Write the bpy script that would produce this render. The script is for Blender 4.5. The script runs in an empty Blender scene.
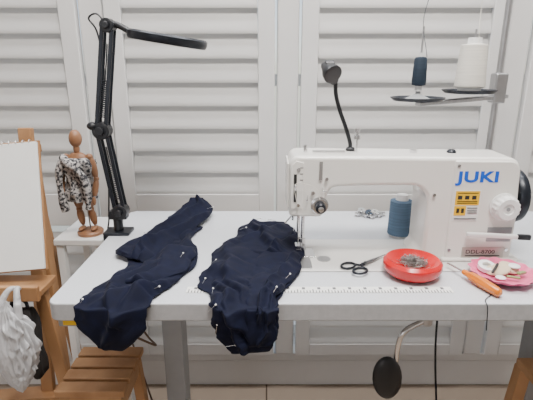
import bpy, bmesh, math, random
from mathutils import Vector, Matrix, noise
random.seed(4)
T = 0.75
sc = bpy.context.scene
COL = sc.collection
D = math.radians

# ---------------------------------------------------------------- materials
MATS = {}
def mat(name, col, rough=0.5, metal=0.0, var=0.06, scale=30.0, bump=0.0, bscale=200.0, trans=0.0, alpha=1.0, stretch=None, col2=None, coat=0.0, sheen=0.0, emis=0.0, transl=0.0, spec=0.5):
    if name in MATS: return MATS[name]
    m = bpy.data.materials.new(name); m.use_nodes = True
    nt = m.node_tree; N = nt.nodes; L = nt.links
    b = N['Principled BSDF']
    b.inputs['Roughness'].default_value = rough
    b.inputs['Metallic'].default_value = metal
    b.inputs['Coat Weight'].default_value = coat
    b.inputs['Sheen Weight'].default_value = sheen
    b.inputs['Specular IOR Level'].default_value = spec
    b.inputs['Alpha'].default_value = alpha
    b.inputs['Transmission Weight'].default_value = trans
    tc = N.new('ShaderNodeTexCoord'); mp = N.new('ShaderNodeMapping')
    L.new(tc.outputs['Object'], mp.inputs['Vector'])
    if stretch: mp.inputs['Scale'].default_value = stretch
    nz = N.new('ShaderNodeTexNoise'); nz.inputs['Scale'].default_value = scale; nz.inputs['Detail'].default_value = 4
    L.new(mp.outputs['Vector'], nz.inputs['Vector'])
    cr = N.new('ShaderNodeValToRGB')
    c = Vector(col[:3]); c2 = Vector(col2) if col2 else c*(1-var)
    cr.color_ramp.elements[0].color = (*c2, 1); cr.color_ramp.elements[1].color = (*c, 1)
    cr.color_ramp.elements[0].position = 0.35; cr.color_ramp.elements[1].position = 0.65
    L.new(nz.outputs['Fac'], cr.inputs['Fac']); L.new(cr.outputs['Color'], b.inputs['Base Color'])
    if emis: 
        b.inputs['Emission Color'].default_value = (*col, 1); b.inputs['Emission Strength'].default_value = emis
    if bump:
        n2 = N.new('ShaderNodeTexNoise'); n2.inputs['Scale'].default_value = bscale
        L.new(mp.outputs['Vector'], n2.inputs['Vector'])
        bp = N.new('ShaderNodeBump'); bp.inputs['Strength'].default_value = bump; bp.inputs['Distance'].default_value = 0.002
        L.new(n2.outputs['Fac'], bp.inputs['Height']); L.new(bp.outputs['Normal'], b.inputs['Normal'])
    if transl:
        t = N.new('ShaderNodeBsdfTranslucent'); t.inputs['Color'].default_value = (.95,.92,.88,1)
        mx = N.new('ShaderNodeMixShader'); mx.inputs[0].default_value = transl
        L.new(b.outputs[0], mx.inputs[1]); L.new(t.outputs[0], mx.inputs[2]); L.new(mx.outputs[0], N['Material Output'].inputs['Surface'])
    MATS[name] = m
    return m

WALL = mat('wall_paint', (.62,.61,.60), .8)
SHUT = mat('shutter_paint', (.68,.67,.66), .45, var=.03, scale=8)
LOUV = mat('louvre_paint', (.68,.67,.66), .45, var=.03, scale=8, transl=.28)
CEIL = mat('ceiling_paint', (.8,.8,.79), .9)
LAM = mat('table_laminate', (.62,.64,.68), .25, var=.10, scale=400)
EDGE = mat('table_edge_band', (.42,.42,.43), .4, var=.1, scale=100)
MW = mat('machine_enamel', (.78,.76,.72), .25, var=.02, scale=5, coat=.3)
MB = mat('machine_bed_enamel', (.72,.71,.69), .25, var=.02, scale=5)
CHR = mat('chrome', (.75,.75,.76), .18, 1.0, var=.05)
STEEL = mat('brushed_steel', (.5,.5,.51), .4, 1.0, var=.15, stretch=(1,20,1))
GREY = mat('grey_metal_paint', (.30,.31,.32), .45)
BLK = mat('black_plastic', (.008,.009,.012), .4)
BLK2 = mat('black_metal', (.010,.013,.020), .35, .3)
WOOD = mat('beech_wood', (.44,.24,.11), .5, scale=12, stretch=(1,1,.15), col2=(.31,.15,.06))
WOOD2 = mat('mannequin_wood', (.33,.16,.08), .45, scale=20, stretch=(1,1,.2), col2=(.24,.11,.05))
NAVY = mat('navy_fabric', (.0018,.0036,.0180), .8, var=.3, scale=60, bump=.10, bscale=900, spec=.20, sheen=.02)
PAPER = mat('paper', (.80,.80,.78), .8, var=.02)
RED = mat('red_plastic', (.55,.002,.005), .25, coat=.3)
BLUE = mat('blue_ink', (.004,.10,.62), .4)
YEL = mat('yellow_label', (.85,.50,.01), .5)
INK = mat('dark_ink', (.02,.02,.02), .5)
INK2 = mat('tape_print', (.12,.12,.13), .5)
WHT = mat('white_plastic', (.8,.8,.79), .35, var=.02)
ORG = mat('amber_handle', (.66,.17,.008), .2, coat=.5)
PINK = mat('pink_ceramic', (.80,.15,.30), .3, var=.15, scale=20)
BEIGE = mat('beige_cotton', (.62,.50,.36), .8)
TWHITE = mat('white_thread', (.78,.75,.68), .8, var=.12, stretch=(1,1,60), scale=8, bump=.3)
TBLUE = mat('blue_thread', (.10,.17,.26), .8, var=.3, stretch=(1,1,60), scale=8, bump=.3)
TNAVY = mat('dark_teal_thread', (.010,.024,.045), .8, var=.3, stretch=(1,1,60), scale=8)
LIGHTG = mat('lamp_diffuser', (.8,.8,.78), .5)
PLATE = mat('nameplate', (.55,.53,.48), .35, .5)
FLOORM = None
def floor_mat():
    m = bpy.data.materials.new('floor_boards'); m.use_nodes = True
    nt = m.node_tree; N = nt.nodes; L = nt.links; b = N['Principled BSDF']
    tc = N.new('ShaderNodeTexCoord'); br = N.new('ShaderNodeTexBrick'); br.inputs['Scale'].default_value = 1
    br.inputs['Brick Width'].default_value = 1.2; br.inputs['Row Height'].default_value = .12; br.inputs['Mortar Size'].default_value = .003
    br.inputs['Color1'].default_value = (.33,.26,.20,1); br.inputs['Color2'].default_value = (.27,.21,.16,1); br.inputs['Mortar'].default_value = (.08,.05,.03,1)
    L.new(tc.outputs['Object'], br.inputs['Vector']); L.new(br.outputs['Color'], b.inputs['Base Color']); b.inputs['Roughness'].default_value = .45
    return m
FLOORM = floor_mat()
def scarf_mat():
    m = bpy.data.materials.new('patterned_scarf'); m.use_nodes = True
    nt = m.node_tree; N = nt.nodes; L = nt.links; b = N['Principled BSDF']
    tc = N.new('ShaderNodeTexCoord'); v = N.new('ShaderNodeTexNoise'); v.inputs['Scale'].default_value = 130; v.inputs['Detail'].default_value = 1
    cr = N.new('ShaderNodeValToRGB'); cr.color_ramp.interpolation = 'CONSTANT'
    e = cr.color_ramp.elements; e[0].color = (.03,.03,.035,1); e[1].position = .44; e[1].color = (.22,.21,.21,1)
    x = e.new(.54); x.color = (.48,.45,.43,1)
    L.new(tc.outputs['Object'], v.inputs['Vector']); L.new(v.outputs['Fac'], cr.inputs['Fac']); L.new(cr.outputs['Color'], b.inputs['Base Color']); b.inputs['Roughness'].default_value = .85
    return m
SCARF = scarf_mat()
def bag_mat():
    m = bpy.data.materials.new('plastic_bag_film'); m.use_nodes = True
    nt = m.node_tree; N = nt.nodes; L = nt.links; b = N['Principled BSDF']; out = N['Material Output']
    b.inputs['Base Color'].default_value = (.60,.60,.62,1); b.inputs['Roughness'].default_value = .3
    tc = N.new('ShaderNodeTexCoord'); nz = N.new('ShaderNodeTexNoise'); nz.inputs['Scale'].default_value = 18; nz.inputs['Distortion'].default_value = 1.0
    bp = N.new('ShaderNodeBump'); bp.inputs['Distance'].default_value = .012; L.new(tc.outputs['Object'], nz.inputs['Vector']); L.new(nz.outputs['Fac'], bp.inputs['Height']); L.new(bp.outputs['Normal'], b.inputs['Normal'])
    t = N.new('ShaderNodeBsdfTransparent'); mx = N.new('ShaderNodeMixShader'); mx.inputs[0].default_value = .3
    L.new(b.outputs[0], mx.inputs[1]); L.new(t.outputs[0], mx.inputs[2]); L.new(mx.outputs[0], out.inputs['Surface'])
    return m
BAG = bag_mat()

# ---------------------------------------------------------------- helpers
def root(name, loc):
    e = bpy.data.objects.new(name, None); e.empty_display_size = .05; e.location = loc; COL.objects.link(e); return e
def fin(name, bm, m, r=None, smooth=35, bevel=0, seg=3, mats=None):
    bmesh.ops.recalc_face_normals(bm, faces=bm.faces)
    me = bpy.data.meshes.new(name)
    if smooth:
        for f in bm.faces: f.smooth = True
        for e in bm.edges:
            if len(e.link_faces) == 2 and e.calc_face_angle(0) > D(smooth): e.smooth = False
    bm.to_mesh(me); bm.free()
    for mm in (mats or [m]): me.materials.append(mm)
    c = sum((v.co for v in me.vertices), Vector())/max(1, len(me.vertices))
    me.transform(Matrix.Translation(-c))
    o = bpy.data.objects.new(name, me); o.location = c; COL.objects.link(o)
    if r is not None:
        o.parent = r; o.matrix_parent_inverse = Matrix.Translation(-Vector(r.location))
    if bevel:
        b = o.modifiers.new('bevel', 'BEVEL'); b.width = bevel; b.segments = seg; b.limit_method = 'ANGLE'; b.angle_limit = D(35); b.harden_normals = True
    return o
def bbox(bm, x0,x1,y0,y1,z0,z1, M=None):
    vs = [bm.verts.new((x,y,z)) for x in (x0,x1) for y in (y0,y1) for z in (z0,z1)]
    for f in ((0,1,3,2),(4,6,7,5),(0,4,5,1),(2,3,7,6),(0,2,6,4),(1,5,7,3)): bm.faces.new([vs[i] for i in f])
    if M: bmesh.ops.transform(bm, matrix=M, verts=vs)
    return vs
def box(name, x0,x1,y0,y1,z0,z1, m, r=None, bevel=.002, M=None):
    bm = bmesh.new(); bbox(bm, x0,x1,y0,y1,z0,z1, M); return fin(name, bm, m, r, bevel=bevel, seg=2)
def bcyl(bm, p0, p1, r0, r1=None, seg=16, cap=True):
    p0 = Vector(p0); p1 = Vector(p1); r1 = r0 if r1 is None else r1
    d = (p1-p0); q = d.to_track_quat('Z','Y').to_matrix()
    a=[];b=[]
    for i in range(seg):
        t = 2*math.pi*i/seg; v = Vector((math.cos(t), math.sin(t), 0))
        a.append(bm.verts.new(p0+q@(v*r0))); b.append(bm.verts.new(p1+q@(v*r1)))
    for i in range(seg):
        j=(i+1)%seg; bm.faces.new((a[i],a[j],b[j],b[i]))
    if cap: bm.faces.new(a[::-1]); bm.faces.new(b)
def cyl(name, p0, p1, r0, m, r=None, r1=None, seg=24, bevel=0):
    bm = bmesh.new(); bcyl(bm, p0, p1, r0, r1, seg); return fin(name, bm, m, r, bevel=bevel, seg=2)
def bar(bm, p0, p1, w, h, up=(0,0,1)):
    p0=Vector(p0); p1=Vector(p1); d=(p1-p0).normalized(); u=Vector(up); s=d.cross(u).normalized(); u=s.cross(d).normalized()
    vs=[bm.verts.new(p+s*a*w/2+u*b*h/2) for p in (p0,p1) for a,b in ((-1,-1),(1,-1),(1,1),(-1,1))]
    for f in ((3,2,1,0),(4,5,6,7),(0,1,5,4),(1,2,6,5),(2,3,7,6),(3,0,4,7)): bm.faces.new([vs[i] for i in f])
def beam(name, p0, p1, w, h, m, r=None, up=(0,0,1), bevel=.002):
    bm=bmesh.new(); bar(bm,p0,p1,w,h,up); return fin(name,bm,m,r,bevel=bevel,seg=2)
def cr(pts, n=8):
    P=[Vector(p) for p in pts]; P=[P[0]*2-P[1]]+P+[P[-1]*2-P[-2]]; out=[]
    for i in range(1,len(P)-2):
        for k in range(n):
            t=k/n; a,b,c,d=P[i-1:i+3]
            out.append(.5*((2*b)+(c-a)*t+(2*a-5*b+4*c-d)*t*t+(3*b-a-3*c+d)*t**3))
    out.append(P[-2]); return out
def btube(bm, pts, rad, seg=10, n=8, smooth=True):
    Q = cr(pts,n) if smooth and len(pts)>2 else [Vector(p) for p in pts]
    rings=[]; prev=None
    for i,p in enumerate(Q):
        d=(Q[min(i+1,len(Q)-1)]-Q[max(i-1,0)]).normalized()
        if prev is None:
            s=d.orthogonal().normalized()
        else:
            s=(prev-d*prev.dot(d)).normalized()
        prev=s; u=d.cross(s)
        rr = rad(i/(len(Q)-1)) if callable(rad) else rad
        rings.append([bm.verts.new(p+(s*math.cos(2*math.pi*k/seg)+u*math.sin(2*math.pi*k/seg))*rr) for k in range(seg)])
    for a,b in zip(rings,rings[1:]):
        for k in range(seg):
            j=(k+1)%seg; bm.faces.new((a[k],a[j],b[j],b[k]))
    bm.faces.new(rings[0][::-1]); bm.faces.new(rings[-1])
def tube(name, pts, rad, m, r=None, seg=10, n=8, smooth=True):
    bm=bmesh.new(); btube(bm,pts,rad,seg,n,smooth); return fin(name,bm,m,r,smooth=60)
def blathe(bm, prof, M=None, seg=40, ripple=None):
    rings=[]
    for (rr,z) in prof:
        ring=[]
        for k in range(seg):
            t=2*math.pi*k/seg
            r2 = rr*(1+(ripple(t,z) if ripple else 0))
            ring.append(bm.verts.new((r2*math.cos(t), r2*math.sin(t), z)))
        rings.append(ring)
    for a,b in zip(rings,rings[1:]):
        for k in range(seg):
            j=(k+1)%seg; bm.faces.new((a[k],a[j],b[j],b[k]))
    if prof[0][0]>1e-5: bm.faces.new(rings[0][::-1])
    if prof[-1][0]>1e-5: bm.faces.new(rings[-1])
    vs=[v for rg in rings for v in rg]
    if M: bmesh.ops.transform(bm, matrix=M, verts=vs)
    bmesh.ops.remove_doubles(bm, verts=vs, dist=1e-6)
def lathe(name, prof, loc, m, r=None, rot=None, seg=40, ripple=None, smooth=35):
    bm=bmesh.new(); M=Matrix.Translation(loc)
    if rot is not None: M=M@rot
    blathe(bm,prof,M,seg,ripple); return fin(name,bm,m,r,smooth=smooth)
def bell(bm, c, s, rot=None, seg=20):
    M=Matrix.Translation(c)
    if rot is not None: M=M@rot
    M=M@Matrix.Diagonal((*s,1)); bmesh.ops.create_uvsphere(bm,u_segments=seg,v_segments=seg//2+2,radius=1,matrix=M)
def ell(name,c,s,m,r=None,rot=None,seg=20):
    bm=bmesh.new(); bell(bm,c,s,rot,seg); return fin(name,bm,m,r,smooth=80)
def poly_ext(name, pts, y0, y1, m, r=None, bevel=.01, seg=4):
    bm=bmesh.new(); a=[bm.verts.new((x,y0,z)) for x,z in pts]; b=[bm.verts.new((x,y1,z)) for x,z in pts]
    n=len(pts)
    bm.faces.new(a); bm.faces.new(b[::-1])
    for i in range(n): j=(i+1)%n; bm.faces.new((a[i],b[i],b[j],a[j]))
    o=fin(name,bm,m,r,bevel=0)
    if bevel:
        b=o.modifiers.new('bevel','BEVEL'); b.width=bevel; b.segments=seg; b.limit_method='ANGLE'; b.angle_limit=D(50); b.harden_normals=True
    return o
def arc(cx,cz,r,a0,a1,n=8): return [(cx+r*math.cos(D(a0+(a1-a0)*i/n)), cz+r*math.sin(D(a0+(a1-a0)*i/n))) for i in range(n+1)]
def text(name, s, loc, size, m, r, ext=.0006, off=0.0, sx=1.0, rot=(math.pi/2,0,0), sp=1.0):
    c=bpy.data.curves.new(name,'FONT'); c.body=s; c.size=size; c.extrude=ext; c.offset=off; c.space_character=sp; c.materials.append(m)
    o=bpy.data.objects.new(name,c); o.location=loc; o.rotation_euler=rot; o.scale=(sx,1,1); COL.objects.link(o)
    o.parent=r; o.matrix_parent_inverse=Matrix.Translation(-Vector(r.location)); return o
RY = lambda a: Matrix.Rotation(D(a),4,'Y')
RX = lambda a: Matrix.Rotation(D(a),4,'X')
RZ = lambda a: Matrix.Rotation(D(a),4,'Z')

# ---------------------------------------------------------------- room
WX0,WX1,WY0,WY1,H = -2.2,2.2,-2.6,1.46,2.6
box('floor',WX0,WX1,WY0,WY1+.2,-.1,0,FLOORM,bevel=0)
box('ceiling',WX0,WX1,WY0,WY1+.2,H,H+.1,CEIL,bevel=0)
box('wall_left',WX0-.1,WX0,WY0,WY1+.2,0,H,WALL,bevel=0)
box('wall_right',WX1,WX1+.1,WY0,WY1+.2,0,H,WALL,bevel=0)
box('wall_front',WX0,WX1,WY0-.1,WY0,0,H,WALL,bevel=0)
bm=bmesh.new()
wx0,wx1,wz0,wz1=-1.12,1.30,.12,2.2
bbox(bm,WX0,wx0,WY1,WY1+.2,0,H); bbox(bm,wx1,WX1,WY1,WY1+.2,0,H); bbox(bm,wx0,wx1,WY1,WY1+.2,0,wz0); bbox(bm,wx0,wx1,WY1,WY1+.2,wz1,H)
fin('wall_back',bm,WALL)
box('baseboard_back',WX0,WX1,WY1-.015,WY1,0,.11,SHUT,bevel=.004)
box('baseboard_left',WX0,WX0+.015,WY0,WY1-.016,0,.11,SHUT,bevel=.004)
box('baseboard_right',WX1-.015,WX1,WY0,WY1-.016,0,.11,SHUT,bevel=.004)
w=root('window_1',(.09,WY1+.1,1.1))
bm=bmesh.new()
for a,b in ((wx0,wx0+.05),(wx1-.05,wx1)): bbox(bm,a,b,WY1-.03,WY1+.03,wz0,wz1)
bbox(bm,wx0+.05,wx1-.05,WY1-.03,WY1+.03,wz1-.05,wz1); bbox(bm,wx0+.05,wx1-.05,WY1-.03,WY1+.03,wz0,wz0+.03)
fin('shutter_frame',bm,SHUT,w,bevel=.003)
bm=bmesh.new()
for a,b in ((-.554,-.483),(.032,.098),(.722,.788)): bbox(bm,a,b,WY1-.035,WY1+.02,wz0+.03,wz1-.05)
fin('mullion_posts',bm,SHUT,w,bevel=.006)
bm=bmesh.new()
for a in (-1.12,-.54,.05,.73,1.26): bbox(bm,a,a+.04,WY1+.14,WY1+.18,wz0,wz1)
for z in (wz0,1.1,wz1-.04): bbox(bm,wx0,wx1,WY1+.145,WY1+.175,z,z+.04)
fin('sash_bars',bm,WHT,w,bevel=0)
def shutter(x0,x1):
    r=root('plantation_shutter',((x0+x1)/2,WY1-.03,1.1)); ya,yb=WY1-.045,WY1-.017
    bm=bmesh.new()
    for a,b in ((x0-.05,x0),(x1,x1+.05)): bbox(bm,a,b,ya,yb,wz0+.032,wz1-.052)
    for a,b in ((wz0+.032,.20),(.655,.765),(wz1-.14,wz1-.052)): bbox(bm,x0,x1,ya,yb,a,b)
    fin('frame',bm,SHUT,r,bevel=.003)
    bm=bmesh.new(); pitch=.0705; w2=.0395; t2=.0045; tilt=D(17)
    zs=[z for z in [.235+pitch*i for i in range(6)]]+[.803+pitch*i for i in range(18)]
    for z in zs:
        ring=[]
        for k in range(16):
            a=2*math.pi*k/16; u=w2*math.cos(a); v=t2*math.sin(a)
            zz=z+u*math.cos(tilt)-v*math.sin(tilt); yy=(ya+yb)/2+u*math.sin(tilt)+v*math.cos(tilt)
            ring.append((yy,zz))
        A=[bm.verts.new((x0+.001,y,q)) for y,q in ring]; B=[bm.verts.new((x1-.001,y,q)) for y,q in ring]
        bm.faces.new(A); bm.faces.new(B[::-1])
        for k in range(16): j=(k+1)%16; bm.faces.new((A[k],B[k],B[j],A[j]))
    fin('louvres',bm,LOUV,r,smooth=60)
for a,b in ((-1.01,-.61),(-.427,-.025),(.155,.665),(.845,1.195)): shutter(a,b)

# ---------------------------------------------------------------- sewing table
TX0,TX1,TY0,TY1=-.405,.805,.734,1.284
r=root('sewing_table',(.2,1.0,T))
pts=[]
RC_=.022
for cx,cy,a in ((TX1-RC_,TY0+RC_,-90),(TX1-RC_,TY1-RC_,0),(TX0+RC_,TY1-RC_,90),(TX0+RC_,TY0+RC_,180)):
    for i in range(9): t=D(a+90*i/8); pts.append((cx+RC_*math.cos(t),cy+RC_*math.sin(t)))
bm=bmesh.new(); a=[bm.verts.new((x,y,T-.036)) for x,y in pts]; b=[bm.verts.new((x,y,T)) for x,y in pts]; n=len(pts)
bm.faces.new(a[::-1]); f=bm.faces.new(b)
for i in range(n):
    j=(i+1)%n; q=bm.faces.new((a[i],a[j],b[j],b[i])); q.material_index=1
fin('top',bm,None,r,bevel=.003,mats=[LAM,EDGE])
bm=bmesh.new()
for x in (-.235,.70):
    bbox(bm,x-.025,x+.025,.98,1.04,.06,T-.036); bbox(bm,x-.025,x+.025,.76,1.25,.02,.06); bbox(bm,x-.025,x+.025,.80,1.22,T-.066,T-.036)
bbox(bm,-.21,.675,1.0,1.02,.20,.26)
fin('steel_stand',bm,GREY,r,bevel=.003)
bm=bmesh.new()
for x in (-.235,.70):
    for y in (.79,1.22): bcyl(bm,(x,y,0),(x,y,.02),.02)
fin('feet',bm,BLK,r)
box('motor_oil_pan',.08,.52,.89,1.03,T-.10,T-.036,GREY,r,bevel=.008)

r=root('measuring_tape',(.1,.787,T)); 
box('strip',-.155,.36,.775,.799,T+.0004,T+.0010,PAPER,r,bevel=0)
bm=bmesh.new(); x=-.15; i=0
while x<.357:
    l=.013 if i%5==0 else .008
    bbox(bm,x-.0010,x+.0010,.775,.775+l,T+.0011,T+.0014)
    if i%5==2: bbox(bm,x-.003,x+.003,.788,.796,T+.0011,T+.0014)
    x+=.006; i+=1
fin('tick_marks',bm,INK2,r,smooth=0)

# ---------------------------------------------------------------- sewing machine
Y0,Y1=.918,1.025
r=root('sewing_machine',(.3,.97,T))
out=[(.540,0),(.540,.10)]+[(.534,.185)]+arc(.505,.207,.027,0,90,6)+[(.40,.2350),(.12,.238)]+arc(.068,.218,.020,90,180,6)+[(.048,.122)]
out+=arc(.058,.114,.010,180,270,4)+arc(.112,.114,.010,270,360,4)+[(.124,.128),(.128,.148)]+arc(.150,.151,.020,165,90,5)
out+=[(.20,.173),(.27,.174)]+arc(.307,.138,.036,90,0,8)+[(.344,.06)]+arc(.329,.03,.015,0,-60,3)+[(.328,0)]
out=[(x,z+T) for x,z in out][::-1]
poly_ext('arm_and_column',out,Y0,Y1,MW,r,bevel=.009)
colp=[(.392,.006),(.536,.006),(.537,.10),(.531,.183)]+arc(.506,.204,.024,0,90,6)+[(.392,.229)]
poly_ext('column_cover',[(x,z+T) for x,z in colp][::-1],Y0-.003,Y0+.02,MW,r,bevel=.004)
bedp=box('bed',.052,.565,.866,1.046,T+.0002,T+.0035,MB,r,bevel=.0015)
box('column_foot',.385,.552,.908,1.035,T+.0035,T+.012,MW,r,bevel=.004)
box('needle_plate',.062,.110,.935,.985,T+.0035,T+.0048,CHR,r,bevel=.0008)
box('slide_plate',.060,.098,.875,.933,T+.0035,T+.0046,STEEL,r,bevel=.0008)
bm=bmesh.new(); blathe(bm,[(.0,0),(.015,0),(.015,.0015),(0,.0015)],Matrix.Translation((.128,.925,T+.0035))); fin('oil_cap',bm,STEEL,r)
poly_ext('face_plate',[(x,z+T) for x,z in [(.052,.125),(.075,.125),(.078,.19),(.078,.224),(.062,.228),(.052,.218)]][::-1],Y0-.003,Y0+.002,MW,r,bevel=.001)
box('face_cover',.0435,.048,Y0+.008,Y1-.012,T+.124,T+.222,MW,r,bevel=.002)
bm=bmesh.new()
bcyl(bm,(.072,.963,T+.045),(.072,.963,T+.115),.0036); bcyl(bm,(.072,.963,T+.012),(.072,.963,T+.047),.0012,seg=8)
bcyl(bm,(.072,.963,T+.043),(.072,.963,T+.055),.0055)
bcyl(bm,(.083,.972,T+.02),(.083,.972,T+.115),.0042); bcyl(bm,(.083,.972,T+.022),(.083,.972,T+.035),.007)
bbox(bm,.066,.090,.956,.98,T+.012,T+.022); bbox(bm,.067,.072,.93,.975,T+.006,T+.009); bbox(bm,.076,.081,.93,.975,T+.006,T+.009); bbox(bm,.068,.080,.955,.975,T+.008,T+.014)
bcyl(bm,(.062,1.0,T+.07),(.062,1.0,T+.114),.003); btube(bm,[(.056,.98,T+.085),(.045,.965,T+.078),(.043,.945,T+.082)],.002)
fin('needle_and_presser_bar',bm,CHR,r)
tube('presser_finger_lever',[(.09,1.0,T+.10),(.105,1.03,T+.09),(.118,1.045,T+.075)],.003,CHR,r)
rx=RX(90)
lathe('tension_collar',[(0,0),(.019,0),(.019,.004),(.012,.006),(.012,.010),(.016,.012),(.016,.014),(0,.014)],(.113,Y0,T+.132),CHR,r,rot=rx)
lathe('tension_knob',[(0,.014),(.010,.014),(.011,.017),(.0105,.027),(.008,.029),(0,.029)],(.113,Y0,T+.132),BLK2,r,rot=rx)
lathe('tension_spring',[(.004,.027),(.006,.029),(.006,.033),(0,.034)],(.113,Y0,T+.132),CHR,r,rot=rx)
bm=bmesh.new()
btube(bm,[(.088,Y0+.002,T+.140),(.086,Y0-.010,T+.142),(.085,Y0-.012,T+.150),(.088,Y0+.002,T+.153)],.0015)
btube(bm,[(.125,Y0+.002,T+.163),(.125,Y0-.010,T+.164),(.118,Y0-.012,T+.167),(.118,Y0+.002,T+.170)],.0013)
bcyl(bm,(.098,Y0+.002,T+.160),(.098,Y0-.007,T+.160),.004); bcyl(bm,(.067,Y0+.002,T+.210),(.067,Y0-.005,T+.210),.004); bcyl(bm,(.067,Y0+.002,T+.132),(.067,Y0-.005,T+.132),.004)
bbox(bm,.110,.117,Y0-.003,Y0+.003,T+.187,T+.227); bcyl(bm,(.126,Y0+.002,T+.190),(.126,Y0-.006,T+.190),.0035)
fin('thread_guides',bm,CHR,r)
box('take_up_slot',.0575,.0635,Y0-.0045,Y0-.002,T+.140,T+.200,INK,r,bevel=0)
tube('take_up_lever',[(.0605,Y0+.003,T+.160),(.0605,Y0-.012,T+.170),(.0600,Y0-.017,T+.181)],.0022,CHR,r)
bm=bmesh.new()
for z in (.213,.200,.187): bbox(bm,.070,.0765,Y0-.0036,Y0-.003,T+z,T+z+.0015)
fin('face_marks',bm,INK,r,smooth=0)
tube('needle_thread',[(.113,Y0-.012,T+.145),(.10,Y0-.012,T+.175),(.06,Y0-.016,T+.182),(.064,Y0-.010,T+.135),(.072,.955,T+.05),(.072,.960,T+.02)],.0006,TWHITE,r,seg=5)
bm=bmesh.new()
bcyl(bm,(.195,.965,T+.236),(.195,.965,T+.283),.0022); bcyl(bm,(.195,.965,T+.266),(.195,.965,T+.274),.007); bcyl(bm,(.195,.965,T+.281),(.195,.965,T+.289),.005)
bcyl(bm,(.084,.962,T+.236),(.084,.962,T+.254),.004); bcyl(bm,(.32,.97,T+.235),(.32,.97,T+.242),.008)
bbox(bm,.10,.17,.955,.975,T+.2375,T+.240)
fin('top_thread_posts',bm,CHR,r)
lathe('oil_sight_window',[(.010,0),(.010,.004),(.007,.008),(0,.009)],(.405,.975,T+.2335),BLK2,r)
yl=Y0-.0032
text('brand_lettering','JUKI',(.400,yl,T+.184),.0315,BLUE,r,off=.0011,sx=1.40,sp=1.07)
box('warning_label',.398,.453,yl-.0006,yl+.0004,T+.098,T+.166,WHT,r,bevel=0)
bm=bmesh.new(); yb_=yl-.0012
bbox(bm,.400,.451,yb_,yb_+.0006,T+.133,T+.164); bbox(bm,.400,.425,yb_,yb_+.0006,T+.110,T+.131); fin('warning_label_yellow',bm,YEL,r,smooth=0)
bm=bmesh.new(); yc_=yl-.0018
for z in (.159,.141,.137): bbox(bm,.404,.447,yc_,yc_+.0006,T+z,T+z+.0014)
for x in (.405,.420,.435): bbox(bm,x,x+.009,yc_,yc_+.0006,T+.146,T+.154)
for z in (.126,.120,.115): bbox(bm,.428,.449,yc_,yc_+.001,T+z,T+z+.0013)
for x in (.405,.415): bbox(bm,x,x+.006,yc_,yc_+.0006,T+.116,T+.126)
bbox(bm,.402,.449,yc_,yc_+.001,T+.102,T+.1035)
fin('warning_label_print',bm,INK,r,smooth=0)
box('name_plate',.428,.520,yl-.0012,yl+.0004,T+.012,T+.037,PLATE,r,bevel=.0005)
text('model_lettering','DDL-8700',(.436,yl-.0013,T+.022),.0125,INK,r,sx=1.2,ext=.0003)
box('name_plate_line',.436,.512,yl-.0018,yl-.0012,T+.016,T+.018,INK,r,bevel=0)
def knurl(t,z): return .035*math.cos(16*t) if .004<z<.022 else 0
lathe('stitch_length_dial',[(0,0),(.030,0),(.030,.004),(.0265,.006),(.0255,.021),(.022,.024),(.012,.024),(.011,.021),(0,.021)],(.504,Y0-.004,T+.130),WHT,r,rot=rx,seg=96,ripple=knurl)
lathe('dial_marks',[(0,.0212),(.004,.0212),(.004,.0225),(0,.0225)],(.504,Y0-.004,T+.130),GREY,r,rot=rx)
box('lever_slot',.478,.531,yl-.0005,yl+.001,T+.050,T+.083,GREY,r,bevel=0)
bm=bmesh.new(); bar(bm,(.43,Y0-.012,T+.070),(.535,Y0-.022,T+.068),.009,.010); fin('reverse_lever',bm,WHT,r,bevel=.003)
beam('reverse_lever_tip',(.534,Y0-.022,T+.068),(.562,Y0-.023,T+.067),.010,.012,BLK,r,bevel=.003)
bm=bmesh.new()
for x,z in ((.40,.218),(.525,.03),(.40,.03),(.355,.155)): bcyl(bm,(x,Y0+.002,T+z),(x,Y0-.0045,T+z),.0035)
fin('cover_screws',bm,CHR,r)
ry=RY(90)
lathe('hand_wheel',[(.0,0),(.056,0),(.059,.004),(.061,.012),(.059,.020),(.050,.022),(.046,.012),(.022,.012),(.020,.030),(0,.031)],(.548,.985,T+.135),BLK2,r,rot=ry,seg=64)
cyl('wheel_shaft',(.53,.985,T+.135),(.554,.985,T+.135),.018,STEEL,r)
box('belt_cover',.545,.580,1.00,1.075,T+.004,T+.072,MW,r,bevel=.01)

# gooseneck work light on machine
r=root('gooseneck_lamp',(.18,.99,T+.3)); yy=.985
tube('neck',[(.185,yy,T+.240),(.183,yy,T+.257),(.172,yy,T+.290),(.158,yy,T+.325),(.148,yy,T+.360),(.146,yy,T+.395)],.0045,BLK,r)
bm=bmesh.new(); blathe(bm,[(0,0),(.010,0),(.010,.005),(.007,.008),(0,.008)],Matrix.Translation((.185,yy,T+.237))); fin('magnet_base',bm,BLK,r)
lathe('lamp_head',[(.0,-.024),(.008,-.022),(.012,-.008),(.018,.004),(.020,.014),(.020,.018),(.016,.019),(.0,.016)],(.130,yy-.012,T+.408),BLK,r,rot=RZ(25)@RX(118))
ell('switch_knob',(.142,yy,T+.392),(.011,.010,.014),BLK,r)
cyl('joint_block',(.122,yy-.004,T+.419),(.142,yy-.004,T+.419),.009,BLK,r,bevel=.002)

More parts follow.
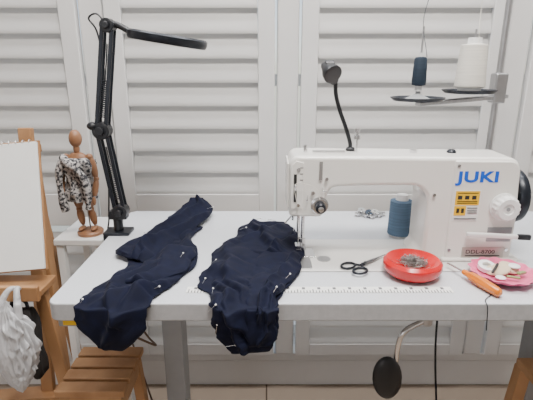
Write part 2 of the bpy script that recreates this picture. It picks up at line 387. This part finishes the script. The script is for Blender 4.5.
# ---------------------------------------------------------------- thread stand
r=root('thread_stand',(.56,1.16,T))
px,py=.572,1.15
bm=bmesh.new(); bcyl(bm,(px,py,T),(px,py,T+.74),.007); blathe(bm,[(0,0),(.028,0),(.028,.006),(.012,.010),(.012,.03),(0,.03)],Matrix.Translation((px,py,T)))
fin('pole',bm,STEEL,r)
bm=bmesh.new(); bar(bm,(.36,1.09,T+.330),(.60,1.16,T+.344),.026,.009)
fin('cross_bar',bm,STEEL,r,bevel=.002)
box('clamp_block',.558,.588,1.13,1.165,T+.328,T+.40,STEEL,r,bevel=.004)
bm=bmesh.new(); bar(bm,(.38,1.05,T+.70),(.60,1.16,T+.70),.012,.005); fin('overhead_guide_bar',bm,STEEL,r,bevel=.001)
CL=(.357,1.09,T+.338); CRr=(.488,1.115,T+.354)
for nm,c in (('left',CL),('right',CRr)):
    lathe('spool_tray_'+nm,[(0,0),(.055,0),(.062,.006),(.063,.008),(.061,.008),(.054,.003),(0,.003)],c,BLK2,r)
    lathe('spool_seat_'+nm,[(.032,.0032),(.026,.006),(.006,.016),(.004,.03),(0,.03)],c,GREY,r)
cyl('pin_left',(CL[0],CL[1],CL[2]),(CL[0],CL[1],CL[2]+.165),.0022,STEEL,r)
cyl('pin_right',(CRr[0],CRr[1],CRr[2]),(CRr[0],CRr[1],CRr[2]+.145),.0022,STEEL,r)
tube('thread_right',[(CRr[0],CRr[1]-.02,CRr[2]+.11),(CRr[0]+.005,CRr[1],CRr[2]+.2),(CRr[0]+.012,1.108,T+.70)],.0007,TWHITE,r,seg=5)
tube('thread_left',[(CL[0]+.01,CL[1]-.01,CL[2]+.098),(CL[0],CL[1],CL[2]+.2),(.41,1.064,T+.70)],.0007,TNAVY,r,seg=5)
r=root('thread_spool',(CL[0],CL[1],CL[2]+.05))
lathe('core',[(.009,.022),(.008,.034),(.0045,.036),(.0045,.108),(0,.108)][:],CL,WHT,r)
lathe('thread',[(.005,.034),(.0155,.036),(.0165,.045),(.0145,.093),(.012,.098),(.005,.099)],CL,TNAVY,r)
def cone(loc,rb,rt,h,m):
    r=root('thread_cone',loc)
    wob=lambda t,z: .01*math.sin(z*900+t*2)
    lathe('core',[(rb*.75,0),(rb*.72,.006),(rt*.55,h),(rt*.5,h+.012),(rt*.3,h+.012),(0,h+.01)],loc,WHT,r)
    n=26; prof=[(rb*.7,.006),(rb*.97,.008)]+[(rb+(rt-rb)*i/n,.010+(h-.014)*i/n) for i in range(n+1)]+[(rt*.5,h-.001)]
    lathe('winding',prof,loc,m,r,ripple=wob)
cone((CRr[0],CRr[1],CRr[2]+.006),.035,.030,.108,TWHITE)
cone((.338,1.075,T+.0006),.030,.028,.098,TBLUE)

# ---------------------------------------------------------------- articulated lamp
LX=-.006
r=root('magnifier_desk_lamp',(-.38+LX,1.10,T))
yc=1.10
bm=bmesh.new()
bbox(bm,-.412+LX,-.345+LX,1.075,1.125,T+.0005,T+.008); bbox(bm,-.412+LX,-.403+LX,1.075,1.125,T-.075,T+.0005); bbox(bm,-.403+LX,-.355+LX,1.08,1.12,T-.075,T-.066)
fin('clamp',bm,BLK2,r,bevel=.002)
bm=bmesh.new(); bcyl(bm,(-.372+LX,yc,T-.10),(-.372+LX,yc,T-.040),.005); bcyl(bm,(-.372+LX,yc,T-.046),(-.372+LX,yc,T-.037),.014); bbox(bm,-.39+LX,-.354+LX,yc-.004,yc+.004,T-.108,T-.098)
fin('clamp_screw',bm,BLK2,r)
cyl('post',(-.378+LX,yc,T+.008),(-.378+LX,yc,T+.045),.012,BLK,r,bevel=.002)
J0=Vector((-.374,yc,T+.060)); J1=Vector((-.400,yc,T+.266)); J2=Vector((-.362,yc,T+.505))
def armp(a,b,nm,s=.011):
    bm=bmesh.new(); d=(b-a).normalized(); n=Vector((d.z,0,-d.x))
    for k in (-s,s):
        for yo in (-.010,.010): bar(bm,a+n*k+Vector((0,yo,0))+d*.008,b+n*k+Vector((0,yo,0))-d*.008,.005,.009,up=n)
    fin(nm,bm,BLK2,r,bevel=.001)
    bm=bmesh.new(); P=[]; A=a+d*.03; B=a+d*.12; turns=18
    for i in range(turns*8+1):
        t=i/(turns*8); an=2*math.pi*turns*t; P.append(A.lerp(B,t)+n*math.cos(an)*.006+Vector((0,1,0))*math.sin(an)*.006)
    btube(bm,P,.0012,seg=5,smooth=False); bcyl(bm,B,b-d*.04,.0015,seg=6)
    fin(nm+'_spring',bm,BLK2,r,smooth=60)
armp(J0,J1,'lower_arm'); armp(J1,J2,'upper_arm')
bm=bmesh.new()
for J,s in ((J0,.019),(J1,.021),(J2,.016)):
    bcyl(bm,J+Vector((0,-.017,0)),J+Vector((0,.017,0)),s)
    bcyl(bm,J+Vector((0,-.027,0)),J+Vector((0,-.015,0)),s*.5)
bbox(bm,-.402,-.358,yc-.013,yc+.013,T+.040,T+.062)
bell(bm,J1+Vector((-.02,-.01,.012)),(.013,.012,.010))
fin('joints',bm,BLK,r,bevel=.002)
RC=Vector((-.228,yc,T+.476)); RM=RY(9)@RX(1.4)
tube('head_neck',[J2,(-.348,yc,T+.508),(-.331,yc,T+.502),(-.314,yc,T+.492)],.007,BLK,r)
lathe('ring_head',[(.062,-.009),(.088,-.010),(.091,-.004),(.091,.006),(.087,.010),(.062,.009),(.060,0),(.062,-.009)],RC,BLK2,r,rot=RM,seg=64)
bm=bmesh.new(); blathe(bm,[(.0615,-.002),(.0615,.002),(0,.003)],Matrix.Translation(RC)@RM,seg=48); fin('glass_lens',bm,mat('lens_glass',(.9,.92,.92),.05,trans=.95),r)
lathe('led_diffuser',[(.066,-.0095),(.084,-.0105),(.084,-.0112),(.066,-.0108),(.066,-.0095)],RC,LIGHTG,r,rot=RM,seg=64)
tube('cable',[(-.366,yc,T+.505),(-.385,yc,T+.530),(-.405,yc,T+.520),(-.392,yc+.01,T+.49),(-.388,yc+.018,T+.40),(-.41,yc+.022,T+.27),(-.405,yc+.02,T+.15),(-.418,yc+.03,T+.03),(-.430,yc+.04,T-.05),(-.43,yc+.06,.40),(-.42,1.3,.02)],.0022,BLK,r,seg=6)

# ---------------------------------------------------------------- fabric pieces
def fabric(name, layers, pins=()):
    first=layers[0][0]; c0=Vector(first[len(first)//2][:3])
    r=root(name,(c0.x+.07,c0.y,T)); surfs=[]
    for li,(rows,seed,creases,bulge,base) in enumerate(layers):
        Lp=cr([q[:3] for q in rows],8); Rp=cr([q[3:] for q in rows],8); n=len(Lp); m=44
        bm=bmesh.new(); G=[]
        for i in range(n):
            row=[]; hang=max(0,min(1,(TY0+.008-Lp[i].y)/.02)); U=i/(n-1)
            for j in range(m+1):
                v=j/m; p=Lp[i].lerp(Rp[i],v); e=1-abs(2*v-1)**8
                ei=min(1,(i+.5)/2,(n-.5-i)/2)
                h=0
                for (u0,v0,u1,v1,w_,a_) in creases:
                    dx,dy=u1-u0,(v1-v0)*.6; L2=dx*dx+dy*dy; px_,py_=U-u0,(v-v0)*.6
                    t=max(-.05,min(1.05,(px_*dx+py_*dy)/L2)); ex=px_-t*dx; ey=py_-t*dy
                    s=(dx*ey-dy*ex); ds=math.sqrt(ex*ex+ey*ey); ww=w_ if s>0 else w_*.3
                    h+=1.35*a_*math.exp(-(ds/ww)**2)
                q=Vector((p.x*9+seed,p.y*7,seed*3.1+p.z*9))
                h+=.009*noise.noise(q)+.009*(abs(noise.noise(q*2.2+Vector((4,2,9))))-.15)+.0012*noise.noise(q*6)
                d=max(.003,.0035+(bulge*.6*e**.5 + h)*e*ei)+base
                wob=.008*noise.noise(Vector((i*.16,seed,v*2)))+.004*noise.noise(Vector((i*.5,seed+5,v*2)))
                pos=Vector((p.x+wob, p.y-d*hang-.004*hang, T+p.z+d*(1-hang)))
                if hang<1 and pos.z<T+.003: pos.z=T+.003
                row.append(bm.verts.new(pos))
            G.append(row)
        for i in range(n-1):
            for j in range(m): bm.faces.new((G[i][j],G[i][j+1],G[i+1][j+1],G[i+1][j]))
        surfs.append([[v.co.copy() for v in row] for row in G])
        o=fin('cloth_layer',bm,NAVY,r,smooth=180)
        s=o.modifiers.new('sub','SUBSURF'); s.levels=1; s.render_levels=1
        s=o.modifiers.new('sol','SOLIDIFY'); s.thickness=.003+base*.7; s.offset=-1 if base else -.2
    bm=bmesh.new(); bm2=bmesh.new()
    for (li,u,v,ang) in pins:
        S=surfs[li]; n=len(S)
        p=S[min(n-1,int(u*(n-1)))][int(v*44)]; hang=p.y<TY0
        d=Vector((math.cos(D(ang)),math.sin(D(ang)) if not hang else 0, math.sin(D(ang)) if hang else .1)).normalized()
        off=Vector((0,-.003,0)) if hang else Vector((0,0,.003))
        bcyl(bm,p+off-d*.009,p+off+d*.009,.0005,seg=6); bell(bm2,p+off+d*.010,(.0020,)*3,seg=8)
    fin('pin_shafts',bm,CHR,r); fin('pin_heads',bm2,WHT,r,smooth=80)
L1=[(-.262,1.150,.002,-.172,1.130,.002),
 (-.285,1.060,.002,-.185,1.040,.002),
 (-.315,.985,.002,-.160,.975,.003),
 (-.310,.925,.002,-.150,.915,.003),
 (-.296,.865,.001,-.160,.855,.002),
 (-.322,.805,.001,-.186,.800,.001),
 (-.338,.765,.001,-.204,.765,.001),
 (-.343,.738,.001,-.212,.738,.001),
 (-.343,.722,-.010,-.214,.722,-.010),
 (-.335,.720,-.035,-.220,.720,-.040),
 (-.308,.720,-.078,-.266,.720,-.084)]
L1b=[(-.222,1.264,.034,-.186,1.276,.030),
 (-.234,1.240,.022,-.156,1.245,.010),
 (-.262,1.195,.008,-.158,1.185,.004),
 (-.278,1.140,.004,-.180,1.120,.003),
 (-.302,1.055,.002,-.205,1.050,.002),
 (-.338,.985,.000,-.214,.990,.002),
 (-.343,.940,.000,-.232,.925,.001),
 (-.315,.915,.000,-.268,.890,.000)]
L1c=[(-.245,.965,.0,-.166,.968,.0),(-.262,.915,.0,-.156,.905,.0),(-.262,.865,.0,-.170,.850,.0),(-.285,.815,.0,-.205,.805,.0),(-.295,.790,.0,-.235,.780,.0)]
fabric('folded_navy_fabric',[
 (L1,1.7,[(.10,.95,.45,.35,.05,.010),(.50,.95,.95,.40,.07,.010),(.45,.1,.8,.55,.06,.009),(.6,.9,.75,.2,.05,.007)],.008,0),
 (L1b,4.1,[(.05,.5,.45,.3,.08,.010),(.30,.9,.85,.5,.08,.011),(.5,.2,.95,.7,.07,.008)],.010,.009),
 (L1c,6.6,[(.1,.3,.9,.6,.15,.008)],.008,.010)],
 pins=((0,.72,.03,60),(1,.5,.1,70),(0,.30,.97,100),(0,.62,.97,40),(1,.2,.9,30),(1,.62,.1,120),(2,.3,.8,80)))
L2=[(-.052,1.138,.004,.045,1.152,.004),
 (-.072,1.105,.004,.064,1.115,.004),
 (-.082,1.050,.004,.080,1.050,.004),
 (-.104,1.005,.003,.088,1.000,.006),
 (-.122,.960,.002,.080,.950,.006),
 (-.120,.900,.002,.078,.905,.003),
 (-.136,.850,.001,.066,.850,.003),
 (-.138,.795,.001,.046,.800,.003),
 (-.110,.765,.001,.030,.765,.003),
 (-.102,.738,.001,.020,.738,.001),
 (-.100,.722,-.010,.020,.722,-.010),
 (-.096,.720,-.036,.020,.720,-.040),
 (-.086,.720,-.062,.014,.720,-.066),
 (-.064,.720,-.090,.006,.720,-.084)]
L2b=[(-.048,1.142,.0,.046,1.156,.0),(-.074,1.100,.0,.066,1.115,.0),(-.060,1.050,.0,.082,1.050,.0),(-.075,1.005,.0,.092,.995,.0),(-.062,.960,.0,.086,.945,.0),(-.035,.930,.0,.074,.910,.0)]
L2c=[(-.010,.955,.0,.078,.940,.0),(-.030,.900,.0,.074,.890,.0),(-.026,.845,.0,.062,.845,.0),(-.040,.795,.0,.044,.800,.0),(-.036,.765,.0,.028,.765,.0),(-.038,.738,.0,.019,.738,.0),(-.038,.722,-.01,.019,.722,-.01),(-.040,.720,-.04,.018,.720,-.04),(-.036,.720,-.070,.010,.720,-.070)]
fabric('folded_navy_fabric',[
 (L2,8.3,[(.30,.12,.62,.40,.06,.010),(.6,.2,.95,.35,.06,.010),(.45,.1,.55,.5,.05,.009),(.70,.05,.85,.5,.05,.008)],.010,0),
 (L2b,9.9,[(.1,.2,.8,.55,.08,.011),(.35,.95,.9,.45,.08,.010),(.2,.7,.5,.1,.07,.007)],.010,.008),
 (L2c,3.3,[(.1,.8,.7,.4,.08,.009),(.5,.9,.95,.5,.07,.006)],.008,.008)],
 pins=((1,.05,.3,10),(1,.06,.7,170),(1,.4,.93,80),(1,.75,.96,100),(0,.40,.04,60),(0,.52,.05,80),(0,.62,.05,90),(0,.75,.04,45),(0,.85,.05,80),(0,.95,.15,10),(2,.35,.93,60),(2,.6,.93,70),(1,.3,.08,35)))

# ---------------------------------------------------------------- table-top items
r=root('magnetic_pin_dish',(.302,.855,T)); c=(.302,.855,T+.0036)
lathe('dish',[(.0,0),(.046,0),(.056,.008),(.0600,.018),(.059,.027),(.053,.033),(.047,.032),(.038,.024),(.030,.021),(0,.020)],c,RED,r,seg=64)
bm=bmesh.new()
for i in range(170):
    a=random.uniform(0,6.28); q=random.uniform(0,.026); b=random.uniform(0,6.28)
    p=Vector((c[0]+q*math.cos(a),c[1]+q*math.sin(a),c[2]+.0235+random.uniform(0,.014)*(1-q/.03)))
    d=Vector((math.cos(b),math.sin(b),random.uniform(-.1,.12)))*random.uniform(.009,.013)
    bcyl(bm,p-d,p+d,.0007,seg=5); 
    if i%2: bell(bm,p+d,(.0018,)*3,seg=6)
fin('pins',bm,mat('pin_steel',(.45,.44,.42),.3,1.0,var=.5,scale=200),r,smooth=60)
r=root('embroidery_scissors',(.22,.90,T)); z=T+.0075
A=Vector((.213,.893,z)); tip=Vector((.267,.937,z)); 
bm=bmesh.new()
for s,zz in ((1,0),(-1,.002)):
    d=(tip-A).normalized(); n=Vector((-d.y,d.x,0)); up=Vector((0,0,zz))
    vs=[A-d*.006+n*s*.006,A-d*.006-n*s*.002,tip+n*s*.0008,A+d*.02+n*s*.005]
    lo=[bm.verts.new(v+up) for v in vs]; hi=[bm.verts.new(v+up+Vector((0,0,.0016))) for v in vs]
    bm.faces.new(lo[::-1]); bm.faces.new(hi)
    for i in range(4): j=(i+1)%4; bm.faces.new((lo[i],lo[j],hi[j],hi[i]))
bcyl(bm,A+Vector((0,0,-.001)),A+Vector((0,0,.005)),.003)
fin('blades',bm,mat('scissor_steel',(.22,.22,.23),.35,1.0),r,smooth=0)
bm=bmesh.new()
for s in (1,-1):
    d=(tip-A).normalized(); n=Vector((-d.y,d.x,0)); C=A-d*.036+n*s*.0165
    btube(bm,[A-d*.004+n*s*.001,A-d*.014+n*s*.003,C+d*.016-n*s*.004],.0026,seg=8)
    P=[C+(d*math.cos(t)*.017+n*math.sin(t)*.0125) for t in [2*math.pi*k/20 for k in range(21)]]
    btube(bm,P,.0026,seg=8,n=2)
fin('handles',bm,BLK2,r,smooth=60)
r=root('screwdriver',(.42,.80,T)); z=T+.0105
a=Vector((.402,.838,z+.004)); b=Vector((.436,.752,z)); d=(b-a).normalized()
bm=bmesh.new(); q=d.to_track_quat('Z','Y').to_matrix().to_4x4(); L_=(b-a).length
fl=lambda t,zz: .09*math.cos(6*t) if .012<zz<L_-.012 else 0
blathe(bm,[(0,0),(.0055,0),(.0065,.006),(.0055,.012),(.0085,.02),(.0095,.05),(.0092,L_-.012),(.008,L_-.004),(.004,L_),(0,L_)],Matrix.Translation(a)@q,seg=48,ripple=fl)
fin('handle',bm,ORG,r)
cyl('shaft',a,a-d*.045+Vector((0,0,-.002)),.0022,CHR,r)
r=root('pink_notions_dish',(.48,.838,T)); c=(.482,.838,T+.0036)
ruf=lambda t,z: .045*math.cos(14*t)*min(1,z/.01)
lathe('dish',[(0,.0),(.040,0),(.050,.004),(.062,.013),(.064,.015),(.061,.0155),(.049,.007),(.040,.003),(0,.003)],c,PINK,r,seg=112,ripple=ruf)
bm=bmesh.new(); bell(bm,(.474,.843,T+.0165),(.026,.019,.007),RX(10)@RY(-12)); bell(bm,(.500,.850,T+.018),(.022,.017,.006),RY(15)@RX(20)); fin('powder_puffs',bm,BEIGE,r,smooth=80)
lathe('tape_roll',[(.009,0),(.017,0),(.017,.009),(.009,.009),(.009,0)],(.456,.856,T+.014),WHT,r,rot=RX(15))
bm=bmesh.new(); bbox(bm,-.013,.013,-.004,.004,0,.005,Matrix.Translation((.512,.824,T+.016))@RZ(35)@RY(8)); bbox(bm,-.012,.012,-.003,.003,0,.004,Matrix.Translation((.490,.812,T+.013))@RZ(-20)); fin('clips',bm,mat('olive_clip',(.25,.3,.12),.4),r,bevel=.001)
bm=bmesh.new(); bell(bm,(.508,.846,T+.0235),(.012,.012,.004)); bell(bm,(.466,.814,T+.0135),(.010,.010,.003)); fin('chalk_discs',bm,WHT,r,smooth=80)
bm=bmesh.new(); bbox(bm,-.02,.02,-.0025,.0025,0,.003,Matrix.Translation((.462,.832,T+.024))@RZ(50)@RY(-8)); fin('seam_ripper',bm,INK,r,bevel=.001)
r=root('bobbin_pile',(.30,1.22,T)); bm=bmesh.new()
for i,(x,y,zz,rt) in enumerate([(.265,1.235,0,0),(.285,1.225,0,0),(.303,1.238,0,0),(.322,1.226,0,0),(.30,1.215,0,0),(.275,1.245,.009,20),(.31,1.228,.010,15),(.293,1.232,.010,70),(.335,1.24,0,0)]):
    M=Matrix.Translation((x,y,T+.0008+zz))@RX(rt)
    blathe(bm,[(.003,0),(.0105,0),(.0105,.001),(.005,.001),(.005,.0075),(.0105,.0075),(.0105,.0085),(.003,.0085),(.003,0)],M,seg=20)
fin('bobbins',bm,CHR,r)
tube('loose_thread',[(.455,.80,T+.002),(.425,.765,T+.002),(.405,.745,T+.002),(.402,.728,T-.005),(.405,.726,T-.05)],.0009,BLK,None,seg=6)

# ---------------------------------------------------------------- under the table
r=root('knee_lifter',(.32,.85,T-.15))
tube('rod',[(.40,.885,T-.070),(.375,.875,T-.098),(.345,.87,T-.118),(.300,.85,T-.130),(.287,.85,T-.165),(.285,.85,T-.245)],.006,CHR,r,n=6)
cyl('clamp',(.352,.87,T-.126),(.352,.87,T-.106),.012,STEEL,r,bevel=.002)
ell('pad',(.268,.845,T-.247),(.033,.014,.055),BLK,r,rot=RY(-6))
ell('pad_cup',(.282,.848,T-.245),(.018,.015,.020),BLK2,r)
tube('pedal_rod',[(.455,1.06,T-.05),(.457,1.055,T-.3),(.49,1.05,.16),(.50,1.05,.005)],.003,BLK2,None,seg=8)
r=root('power_switch',(-.36,.80,T-.05))
box('case',-.395,-.320,.750,.84,T-.058,T-.0362,GREY,r,bevel=.003)
box('label',-.385,-.345,.7490,.7498,T-.054,T-.044,YEL,r,bevel=0)
tube('power_lead',[(-.335,.84,T-.055),(-.335,.86,T-.12),(-.26,.90,T-.20),(-.285,.95,T-.215),(-.34,1.0,T-.19),(-.36,1.05,.45),(-.34,1.2,.02)],.0025,mat('brown_cable',(.12,.07,.04),.5),None,seg=6)

# ---------------------------------------------------------------- side table + mannequin
r=root('side_table',(-.51,1.23,.35))
box('top',-.578,-.445,1.135,1.33,.698,.716,WHT,r,bevel=.003)
bm=bmesh.new()
for x in (-.564,-.46):
    for y in (1.15,1.315): bbox(bm,x-.010,x+.010,y-.010,y+.010,0,.698)
fin('legs',bm,WHT,r,bevel=.002)
mx,my,mz=-.505,1.185,.716
r=root('artist_mannequin',(mx,my,mz))
lathe('base',[(0,0),(.034,0),(.035,.008),(.032,.012),(0,.013)],(mx+.012,my,mz),WOOD2,r)
cyl('support_rod',(mx+.008,my+.012,mz+.012),(mx+.003,my+.012,mz+.12),.002,STEEL,r)
bm=bmesh.new(); B=Vector((mx,my,mz))
def seg_(a,b,ra,rb):
    a=B+Vector(a);b=B+Vector(b)
    btube(bm,[a,a.lerp(b,.3),a.lerp(b,.75),b],lambda t:(ra+(rb-ra)*t)*(.75+.45*math.sin(math.pi*min(1,max(0,t)))),seg=12)
bell(bm,B+Vector((0,0,.267)),(.0165,.018,.0235)); seg_((0,0,.228),(0,0,.250),.007,.007)
bell(bm,B+Vector((0,0,.204)),(.031,.018,.028)); bell(bm,B+Vector((0,0,.165)),(.014,.012,.014)); bell(bm,B+Vector((0,0,.140)),(.024,.017,.021))
for s in (-1,1):
    bell(bm,B+Vector((s*.031,0,.217)),(.010,)*3); seg_((s*.034,0,.215),(s*.045,-.004,.163),.0095,.0075); bell(bm,B+Vector((s*.046,-.005,.159)),(.0075,)*3)
    seg_((s*.046,-.005,.156),(s*.042,-.020,.115),.0075,.006); bell(bm,B+Vector((s*.041,-.024,.102)),(.005,.006,.012))
    seg_((s*.013+.002,0,.128),(s*.016+.005,-.003,.078),.013,.010); bell(bm,B+Vector((s*.016+.005,-.003,.074)),(.0085,)*3)
    seg_((s*.016+.005,-.003,.070),(s*.017+.010,.002,.026),.010,.006); bell(bm,B+Vector((s*.017+.010,-.008,.019)),(.0085,.018,.006))
fin('jointed_body',bm,WOOD2,r,smooth=80)
rip=lambda t,z: .12*math.sin(7*t+z*60)+.07*math.sin(13*t-z*90)
lathe('scarf_wrap',[(.030,.217),(.040,.211),(.043,.198),(.039,.180),(.032,.162),(.034,.144),(.040,.124),(.038,.108),(.034,.100)],(mx,my,mz),SCARF,r,seg=64,ripple=rip)
bm=bmesh.new(); btube(bm,[B+Vector(p) for p in ((-.032,-.02,.222),(-.01,-.038,.205),(.012,-.042,.19),(.03,-.044,.165),(.034,-.044,.12),(.030,-.042,.085))],lambda t:.009*(1+.25*math.sin(t*12)),seg=10)
btube(bm,[B+Vector(p) for p in ((-.034,-.02,.21),(-.044,-.026,.17),(-.042,-.030,.12),(-.036,-.030,.075))],lambda t:.010*(1+.2*math.sin(t*9)),seg=10)
fin('scarf_ends',bm,SCARF,r,smooth=80)

# ---------------------------------------------------------------- easel with pad
r=root('studio_easel',(-.62,1.0,.6))
bm=bmesh.new()
bar(bm,(-.575,1.09,T+.215),(-.545,1.03,0),.022,.032,up=(0,1,0)); bar(bm,(-.63,1.09,T+.215),(-.88,.98,0),.022,.030,up=(0,1,0)); bar(bm,(-.605,1.115,T+.20),(-.64,1.35,0),.03,.022,up=(0,1,0))
bar(bm,(-.577,1.082,T+.275),(-.577,.975,.14),.032,.018,up=(0,1,0))
bar(bm,(-.60,1.083,T+.225),(-.55,1.083,T+.225),.02,.02)
bar(bm,(-.84,.985,.24),(-.515,1.01,.24),.018,.04,up=(0,0,1)); bar(bm,(-.84,.96,.34),(-.51,1.0,.34),.05,.012)
fin('frame',bm,WOOD,r,bevel=.003)
bm=bmesh.new(); bbox(bm,-.90,-.505,.905,.985,T-.080,T-.064); bbox(bm,-.90,-.505,.893,.905,T-.086,T-.050)
fin('tray',bm,WOOD,r,bevel=.003)
bm=bmesh.new(); bar(bm,(-.53,.950,T-.080),(-.505,.985,.20),.03,.018,up=(0,1,0)); fin('tray_strut',bm,WOOD,r,bevel=.003)
r=root('drawing_pad',(-.68,1.0,T+.1))
th=math.atan2(.10,.29)
M=Matrix.Translation((-.503,.945,T-.031))@RX(-math.degrees(th))@RY(-5)
box('board',-.36,.0,0,.006,0,.300,WOOD,r,M=M,bevel=.001)
box('sheets',-.356,-.003,-.008,-.0005,.003,.296,PAPER,r,M=M,bevel=.001)
bm=bmesh.new()
for i in range(22):
    x=-.345+i*.0155; btube(bm,[M@Vector((x+0.0,.006*math.cos(t)-.003,.297+.006*math.sin(t))) for t in [2*math.pi*k/10 for k in range(11)]],.0008,seg=5,smooth=False)
fin('spiral_binding',bm,STEEL,r,smooth=60)
# plastic bag
r=root('plastic_bag',(-.56,.85,.55)); bm=bmesh.new()
bmesh.ops.create_icosphere(bm,subdivisions=6,radius=1)
for v in bm.verts:
    p=v.co.copy(); t=(p.z+1)/2
    prof=.35+.65*math.sin(math.pi*min(1,max(0,(1-t)*.9+.1)))**.7
    if t>.75: prof*=1-(t-.75)*2.4
    ang=math.atan2(p.y,p.x)
    n1=noise.noise(p*2.2+Vector((3,1,7))); n2=abs(noise.noise(Vector((p.x*5,p.y*5,p.z*2.5))+Vector((1,9,2)))); pl=abs(math.sin(ang*5+n1*4+p.z*1.5))
    f=prof*(1+.20*n1-.35*n2-.14*pl)
    v.co=Vector((-.553+p.x*.062*f, .850+p.y*.034*f, .575+p.z*.115+.008*n1))
fin('bag_body',bm,BAG,r,smooth=180)
bm=bmesh.new()
for s in (-1,1):
    btube(bm,[(-.553+s*.022,.850,.650),(-.549+s*.018,.856,.680),(-.545+s*.008,.872,.706),(-.54,.888,.700)],lambda t:.010-.006*t,seg=8)
fin('bag_handles',bm,BAG,r,smooth=80)
r=root('black_tote_bag',(-.56,.912,.5)); bm=bmesh.new(); bmesh.ops.create_cube(bm,size=1); bmesh.ops.subdivide_edges(bm,edges=bm.edges,cuts=9,use_grid_fill=True)
for v in bm.verts:
    p=v.co.copy(); k=1-.25*max(0,p.z)*2; n1=noise.noise(p*3.1)
    v.co=Vector((-.562+p.x*.07*k+.008*n1,.912+p.y*.030*k+.004*n1,.550+p.z*.17+.008*n1))
fin('bag_body',bm,mat('black_canvas',(.015,.013,.013),.8),r,smooth=180)
bm=bmesh.new(); btube(bm,[(-.580,.912,.63),(-.578,.912,.652),(-.562,.912,.664),(-.546,.912,.652),(-.544,.912,.63)],.004); fin('bag_strap',bm,BLK,r,smooth=80)

# ---------------------------------------------------------------- wooden stools
def stool(x0,x1,y0,y1,h):
    r=root('wooden_stool',((x0+x1)/2,(y0+y1)/2,h)); bm=bmesh.new()
    n=4; wv=(y1-y0)/n
    for i in range(n): bbox(bm,x0,x1,y0+i*wv+.004,y0+(i+1)*wv-.004,h-.016,h)
    fin('seat_slats',bm,WOOD,r,bevel=.003)
    bm=bmesh.new()
    for sx in (0,1):
        X=(x0+.02,x1-.02)[sx]; Xo=(x0-.005,x1+.005)[sx]
        for sy in (0,1):
            Y=(y0+.02,y1-.02)[sy]; Yo=(y0-.01,y1+.01)[sy]; bar(bm,(X,Y,h-.016),(Xo,Yo,0),.024,.024,up=(0,1,0))
    bbox(bm,x0+.02,x1-.02,y0+.008,y0+.022,h-.06,h-.016); bbox(bm,x0+.02,x1-.02,y1-.022,y1-.008,h-.06,h-.016)
    bbox(bm,x0+.008,x0+.022,y0+.02,y1-.02,h-.06,h-.016); bbox(bm,x1-.022,x1-.008,y0+.02,y1-.02,h-.06,h-.016)
    for z in (.22,): bbox(bm,x0+.0,x1-.0,y0+.002,y0+.018,z,z+.03); bbox(bm,x0,x1,y1-.018,y1-.002,z,z+.03)
    fin('legs_and_rails',bm,WOOD,r,bevel=.002)
stool(-.455,-.305,.80,.97,.500)
r=root('wooden_chair',(.75,.95,.45)); bm=bmesh.new()
bbox(bm,.615,.95,.76,.95,.46,.48); bar(bm,(.63,.77,.46),(.575,.74,0),.03,.03,up=(0,1,0)); bar(bm,(.935,.77,.46),(.97,.74,0),.03,.03,up=(0,1,0))
bar(bm,(.63,.94,.46),(.595,.955,0),.03,.03,up=(0,1,0)); bar(bm,(.935,.94,.46),(.96,.955,0),.03,.03,up=(0,1,0))
bar(bm,(.60,.80,.2),(.95,.80,.2),.02,.03)
fin('seat_and_frame',bm,WOOD,r,bevel=.003)

# ---------------------------------------------------------------- lights
def area(name,loc,rot,sx,sy,e,col):
    l=bpy.data.lights.new(name,'AREA'); l.shape='RECTANGLE'; l.size=sx; l.size_y=sy; l.energy=e; l.color=col
    o=bpy.data.objects.new(name,l); o.location=loc; o.rotation_euler=rot; COL.objects.link(o); return o
area('ceiling_light',(.25,.25,2.55),(0,0,0),.7,.5,62,(1,.96,.91))
area('room_fill_light',(-1.4,-2.5,1.5),(D(90),0,D(-20)),1.6,1.6,22,(.95,.96,1))  # unseen front fill added behind the camera; that wall has no window
area('window_side_fill',(.1,1.22,2.5),(D(-12),0,0),2.2,.25,42,(.97,.98,1))  # added strip lamp inside the room, standing in for daylight from the window side
wd=bpy.data.worlds.new('World'); sc.world=wd; wd.use_nodes=True
bg=wd.node_tree.nodes['Background']; sky=wd.node_tree.nodes.new('ShaderNodeTexSky'); sky.sky_type='HOSEK_WILKIE'; sky.sun_direction=(.3,.6,.7); sky.turbidity=5
wd.node_tree.links.new(sky.outputs['Color'],bg.inputs['Color']); bg.inputs['Strength'].default_value=5

cd=bpy.data.cameras.new('Camera'); cam=bpy.data.objects.new('Camera',cd); COL.objects.link(cam)
cam.location=(0,0,T+.417); cam.rotation_euler=(D(90-16.6),0,0); cd.sensor_width=36; cd.lens=36*450/533; cd.clip_start=.01
sc.camera=cam
